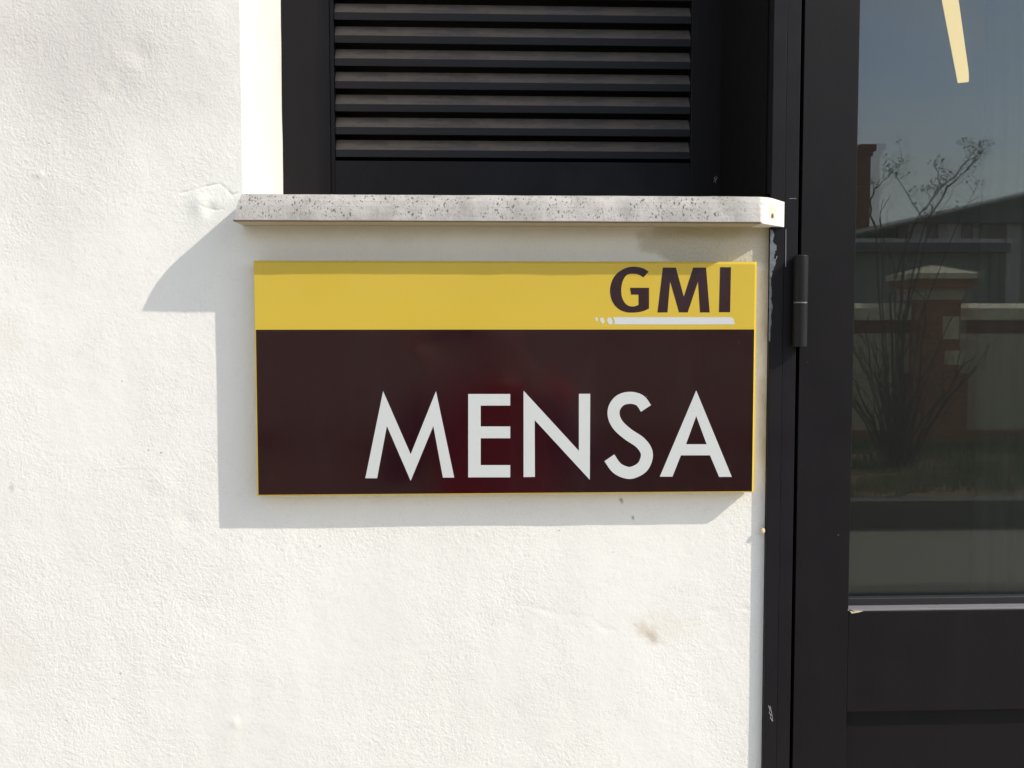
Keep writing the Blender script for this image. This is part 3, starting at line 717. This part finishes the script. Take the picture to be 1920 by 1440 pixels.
for i in range(30):
    a = random.uniform(-.5, .55); h = random.uniform(.7, 1.75); r = random.uniform(.007, .022); off = random.uniform(-.5, .5)
    p0 = base + Vector((random.gauss(0, .07), random.gauss(0, .07), -.05)); pts = [p0]
    for k in range(1, 9):
        u = k / 8; pts.append(p0 + Vector((a * h * u ** 1.3 + random.gauss(0, .012), off * h * u, h * u)))
    st.tube(pts, [r * (1 - .7 * k / 8) for k in range(9)], 5)
    for k in range(3, 9):
        for _ in range(1):
            q = pts[k]; dd = Vector((random.uniform(-.6, .6) + a * .4, random.uniform(-.3, .3), random.uniform(.3, 1))).normalized() * random.uniform(.1, .4)
            mid_ = q + dd * .5 + Vector((random.gauss(0, .02), 0, random.gauss(0, .02)))
            st.tube([q, mid_, q + dd], [r * .35, r * .25, .002], 3)
            e2 = dd.cross(Vector((0, 1, 0))) * random.uniform(-.5, .5); st.tube([mid_, mid_ + dd * .4 + e2], [r * .2, .0015], 3)
for i in range(60):
    a = random.uniform(0, 6.28); p0 = base + Vector((random.gauss(0, .12), random.gauss(0, .12), 0))
    st.tube([p0, p0 + Vector((math.cos(a) * .12, math.sin(a) * .12, random.uniform(.1, .35)))], [.006, .002], 3)
st.build('stem', BARK, shrub); lf.build('foliage', LEAF, shrub)

# low building behind the wall
def mx(px, L): return mir(px, 500, L).x
L1 = 17.5; yb = mir(1700, 500, L1).y; x1 = mx(1868, L1)
g1 = empty('flat_roofed_building', (0, yb, 0), 'low grey rendered building with a dark flat roof edge behind the garden wall', 'building')
zA, zB, zC = mir(1700, 474, L1).z, mir(1700, 457, L1).z, mir(1700, 449, L1).z
MB().box(-14, x1, yb - 2.2, yb, -.1, zA + .02).build('wall', GREYREND, g1)
MB().box(-14.3, x1 + .12, yb - 2.4, yb + .25, zA, zB).build('roof_edge', ROOFM, g1)
MB().box(-14.3, x1 + .02, yb - 2.4, yb + .2, zB, zC).build('pale_flashing', WHITEM, g1)
MB().box(x1 - .14, x1 - .06, yb + .01, yb + .09, 0, zA).build('downpipe', ROOFM, g1)
# gabled hall farther back
L2 = 25; yc = mir(1700, 500, L2).y; pk = mir(1908, 369, L2 + .5); lf_ = mir(1560, 448, L2 + .5)
g2 = empty('gabled_hall', (pk.x, yc, 0), 'pale hall with a shallow dark metal roof behind the flat roofed building', 'building')
ez = mir(1700, 418, L2).z
wx = mx(1700, L2); MB().box(wx, 2 * pk.x - wx, yc - 10, yc, -.1, ez).box(mx(1565, L2), wx, yc - 10, yc - .002, -.1, lf_.z - .05).build('wall', WHITEM, g2)
rx = 2 * pk.x - lf_.x
MB().prism([(lf_.x, lf_.z - .1), (lf_.x, lf_.z), (pk.x, pk.z), (rx, lf_.z), (rx, lf_.z - .1), (2 * pk.x - wx, ez - .02), (wx, ez - .02)], 1, yc - 10.2, yc + .3).build('roof', ROOFM, g2)
sl = MB()
for k in range(2):
    A, B = (lf_, pk) if k == 0 else (pk, Vector((rx, 0, lf_.z)))
    sl.prism([(A.x, A.z), (B.x, B.z), (B.x, B.z + .09), (A.x, A.z + .09)], 1, yc - 10.3, yc + .45)
sl.build('verge_trim', WHITEM, g2)
for q, w in ((1810, .13), (1849, .2), (1872, .16), (1745, .14), (1925, .16), (1690, .14)):
    MB().box(mx(q, L2) - w, mx(q, L2) + w, yc - .02, yc + .08, 0, ez - .03).build('pilaster', PILM, g2)
# chimney house
L3 = 29; cc = mir(1609, 400, L3)
g3 = empty('chimney_house', (cc.x, cc.y, 0), 'house with a tall dark red brick chimney behind the hall', 'house')
hwc = mir(1623, 400, L3).x - cc.x; ztop = mir(1609, 275, L3).z
MB().box(cc.x - 5, cc.x + .9, cc.y - 5, cc.y + 1, -.1, 4.2).build('wall', REDBRICK, g3)
ch = MB().box(cc.x - hwc, cc.x + hwc, cc.y - .3, cc.y + .3, 4.2, ztop - .32).build('chimney', REDBRICK, g3)
MB().box(cc.x - hwc - .05, cc.x + hwc + .05, cc.y - .35, cc.y + .35, ztop - .32, ztop - .18).box(cc.x - hwc - .12, cc.x + hwc + .12, cc.y - .42, cc.y + .42, ztop - .18, ztop).build('chimney_cap', REDBRICK, ch)

# ------------------------------------------------------------------ the photographer, faintly mirrored in the sign
def skin(name, V, E_, Rr, mat, parent, sub=2):
    me = bpy.data.meshes.new(name); o = bpy.data.objects.new(name, me)
    off = Vector(); p_ = parent
    while p_: off += p_.location; p_ = p_.parent
    me.from_pydata([Vector(v) - off for v in V], E_, []); me.materials.append(mat); link(o, parent)
    sk = me.skin_vertices if len(me.skin_vertices) else None
    m = o.modifiers.new('skin', 'SKIN'); m.use_smooth_shade = True
    if not len(me.skin_vertices):
        bm = bmesh.new(); bm.from_mesh(me); bm.verts.layers.skin.verify(); bm.to_mesh(me); bm.free()
    for i, r_ in enumerate(Rr): me.skin_vertices[0].data[i].radius = r_ if isinstance(r_, tuple) else (r_, r_); me.skin_vertices[0].data[i].use_root = (i == 0)
    s2 = o.modifiers.new('sub', 'SUBSURF'); s2.levels = s2.render_levels = sub
    dg = bpy.context.evaluated_depsgraph_get(); nm = bpy.data.meshes.new_from_object(o.evaluated_get(dg))
    o.modifiers.clear(); o.data = nm; nm.name = name
    nm.materials.clear(); nm.materials.append(mat); nm.polygons.foreach_set('use_smooth', [True] * len(nm.polygons))
    return o
BX, BY = .06, -1.60
per = empty('person', (BX, BY, 0), 'person in a red jacket with navy sleeves, holding a phone up to the wall', 'person')
def X(x, y, z): return (BX + x, BY + y, z)
WR = {-1: (-.115, .385, 1.455), 1: (.065, .385, 1.455)}   # wrists, just behind the phone
bv = [X(0, 0, .92), X(0, 0, 1.05), X(0, 0, 1.20), X(0, 0, 1.33), X(0, .01, 1.41), X(0, .03, 1.47)]
be = [(i, i + 1) for i in range(5)]; brr = [(.15, .105), (.135, .095), (.155, .105), (.13, .09), (.052, .052), (.052, .052)]
for s in (-1, 1):
    w = WR[s]; sh = (s * .17, 0, 1.335); el = (s * .25, .16, 1.16) if s > 0 else (s * .27, .16, 1.16)
    n = len(bv); bv += [X(*sh), X(*el), X(w[0], w[1], w[2])]; be += [(3, n), (n, n + 1), (n + 1, n + 2)]; brr += [.052, .042, .026]
    n = len(bv); bv += [X(s * .10, 0, .84), X(s * .11, .02, .48), X(s * .12, -.01, .09), X(s * .13, .12, .045)]
    be += [(0, n), (n, n + 1), (n + 1, n + 2), (n + 2, n + 3)]; brr += [.088, .056, .038, .035]
body = skin('body', bv, be, brr, SKIN, per)
# head
bm = bmesh.new(); bmesh.ops.create_uvsphere(bm, u_segments=40, v_segments=30, radius=1)
for v in bm.verts:
    c = v.co; x, y, z = c.x * .074, c.y * .094, c.z * .112
    if z < 0: x *= 1 - .32 * (-c.z) ** 1.5; y = y * (1 - .18 * (-c.z)) + .01 * (-c.z)
    if c.y > .6:
        y += .022 * math.exp(-((c.x / .16) ** 2) - ((c.z + .12) / .17) ** 2)      # nose
        y -= .009 * (math.exp(-(((c.x - .42) / .2) ** 2) - ((c.z - .03) / .13) ** 2) + math.exp(-(((c.x + .42) / .2) ** 2) - ((c.z - .03) / .13) ** 2))
        y += .006 * math.exp(-((c.x / .3) ** 2) - ((c.z + .78) / .15) ** 2)
    v.co = (x, y, z)
me = bpy.data.meshes.new('head'); bm.to_mesh(me); bm.free(); me.materials.append(SKIN); me.polygons.foreach_set('use_smooth', [True] * len(me.polygons))
head = link(bpy.data.objects.new('head', me), per); head.location = (0, .045, 1.535); HZ = head.location
def ball(name, c, r, mat, par, sc3=(1, 1, 1)):
    bm = bmesh.new(); bmesh.ops.create_uvsphere(bm, u_segments=20, v_segments=14, radius=r)
    for v in bm.verts: v.co = Vector((v.co.x * sc3[0], v.co.y * sc3[1], v.co.z * sc3[2]))
    me = bpy.data.meshes.new(name); bm.to_mesh(me); bm.free(); me.materials.append(mat); me.polygons.foreach_set('use_smooth', [True] * len(me.polygons))
    o = link(bpy.data.objects.new(name, me), par); o.location = c; return o
for s in (-1, 1):
    ball('eye', (s * .031, .078, .003), .012, EYEW, head); ball('iris', (s * .031, .0865, .003), .0055, IRIS, head, (1, .7, 1))
    ball('ear', (s * .075, -.005, -.005), .02, SKIN, head, (.35, .8, 1.5))
ball('mouth', (0, .088, -.055), .02, LIP, head, (1.1, .35, .32))
bm = bmesh.new(); bmesh.ops.create_uvsphere(bm, u_segments=40, v_segments=30, radius=1)
dl = [v for v in bm.verts if (v.co.y > .35 and v.co.z < .52) or v.co.z < -.75]
bmesh.ops.delete(bm, geom=dl, context='VERTS')
for v in bm.verts: k = 1 + .05 * noise.noise(v.co * 5); v.co = (v.co.x * .083 * k, v.co.y * .104 * k - .006, v.co.z * .122 * k + .004)
me = bpy.data.meshes.new('hair'); bm.to_mesh(me); bm.free(); me.materials.append(HAIR); me.polygons.foreach_set('use_smooth', [True] * len(me.polygons))
ho = link(bpy.data.objects.new('hair', me), head); m = ho.modifiers.new('thickness', 'SOLIDIFY'); m.thickness = .012
# clothes
jv = [X(0, 0, .86), X(0, 0, 1.0), X(0, 0, 1.2), X(0, 0, 1.33), X(0, .008, 1.40)]
je = [(i, i + 1) for i in range(4)]; jr = [(.175, .125), (.165, .12), (.18, .125), (.155, .11), (.07, .068)]
for s in (-1, 1):
    n = len(jv); jv += [X(s * .17, 0, 1.335), X(s * .20, .05, 1.28)]; je += [(3, n), (n, n + 1)]; jr += [.078, .068]
skin('jacket', jv, je, jr, REDJ, per)
for s in (-1, 1):
    w = Vector(WR[s]); e = Vector((s * .25, .16, 1.16)) if s > 0 else Vector((s * .27, .16, 1.16)); u = Vector((s * .195, .04, 1.29)); cuff = e.lerp(w, .8)
    skin('sleeve', [X(*u), X(*e), X(*cuff)], [(0, 1), (1, 2)], [.068, .060, .042], NAVY, per)
    skin('trouser_leg', [X(s * .085, 0, .9), X(s * .11, .02, .48), X(s * .12, -.01, .1)], [(0, 1), (1, 2)], [.118, .078, .062], JEAN, per)
    skin('shoe', [X(s * .12, -.03, .055), X(s * .125, .07, .045), X(s * .13, .17, .035)], [(0, 1), (1, 2)], [(.045, .05), (.046, .042), (.04, .03)], SHOE, per)
    # hand: palm and five separate fingers closed on the end of the phone
    px_ = (-.112 if s < 0 else .062)                                  # phone end
    P0 = Vector(X(*WR[s])); PH = Vector((px_ + (0 if s < 0 else 0), -1.178, 1.535))
    base_ = Vector((BX * 0 + px_ + s * .028, -1.205, 1.50))
    hv = [P0, P0.lerp(base_, .45), base_, base_ + Vector((-s * .004, .006, .035))]; he = [(0, 1), (1, 2), (2, 3)]; hr = [(.026, .022), (.032, .018), (.036, .015), (.034, .014)]
    hand = skin('hand', hv, he, hr, SKIN, per)
    for k in range(4):
        r0 = base_ + Vector((s * .004, .004, .048 - .019 * k)); ln = (.9, 1, .95, .75)[k]
        skin('finger', [r0, r0 + Vector((s * .004, .022 * ln, .003)), r0 + Vector((-s * .014 * ln, .034 * ln, .002)), r0 + Vector((-s * .030 * ln, .034 * ln, 0))],
             [(0, 1), (1, 2), (2, 3)], [.0095, .0088, .0082, .007], SKIN, hand)
    t0_ = base_ + Vector((-s * .004, -.012, -.005))
    skin('thumb', [t0_, t0_ + Vector((-s * .016, -.004, .016)), t0_ + Vector((-s * .026, .008, .034))], [(0, 1), (1, 2)], [.012, .0105, .0085], SKIN, hand)
ph = empty('phone', (-.025, -1.184, 1.542), 'black phone held level in both hands, facing the wall', 'phone')
MB().box(-.087, .037, -1.188, -1.180, 1.514, 1.572).build('case', PHONE, ph, .003)
MB().box(-.078, .028, -1.1885, -1.188, 1.518, 1.568).build('screen', PHONE, ph)
MB().tube([(.022, -1.1802, 1.556), (.022, -1.1785, 1.556)], .004, 16).build('lens', SHOE, ph)
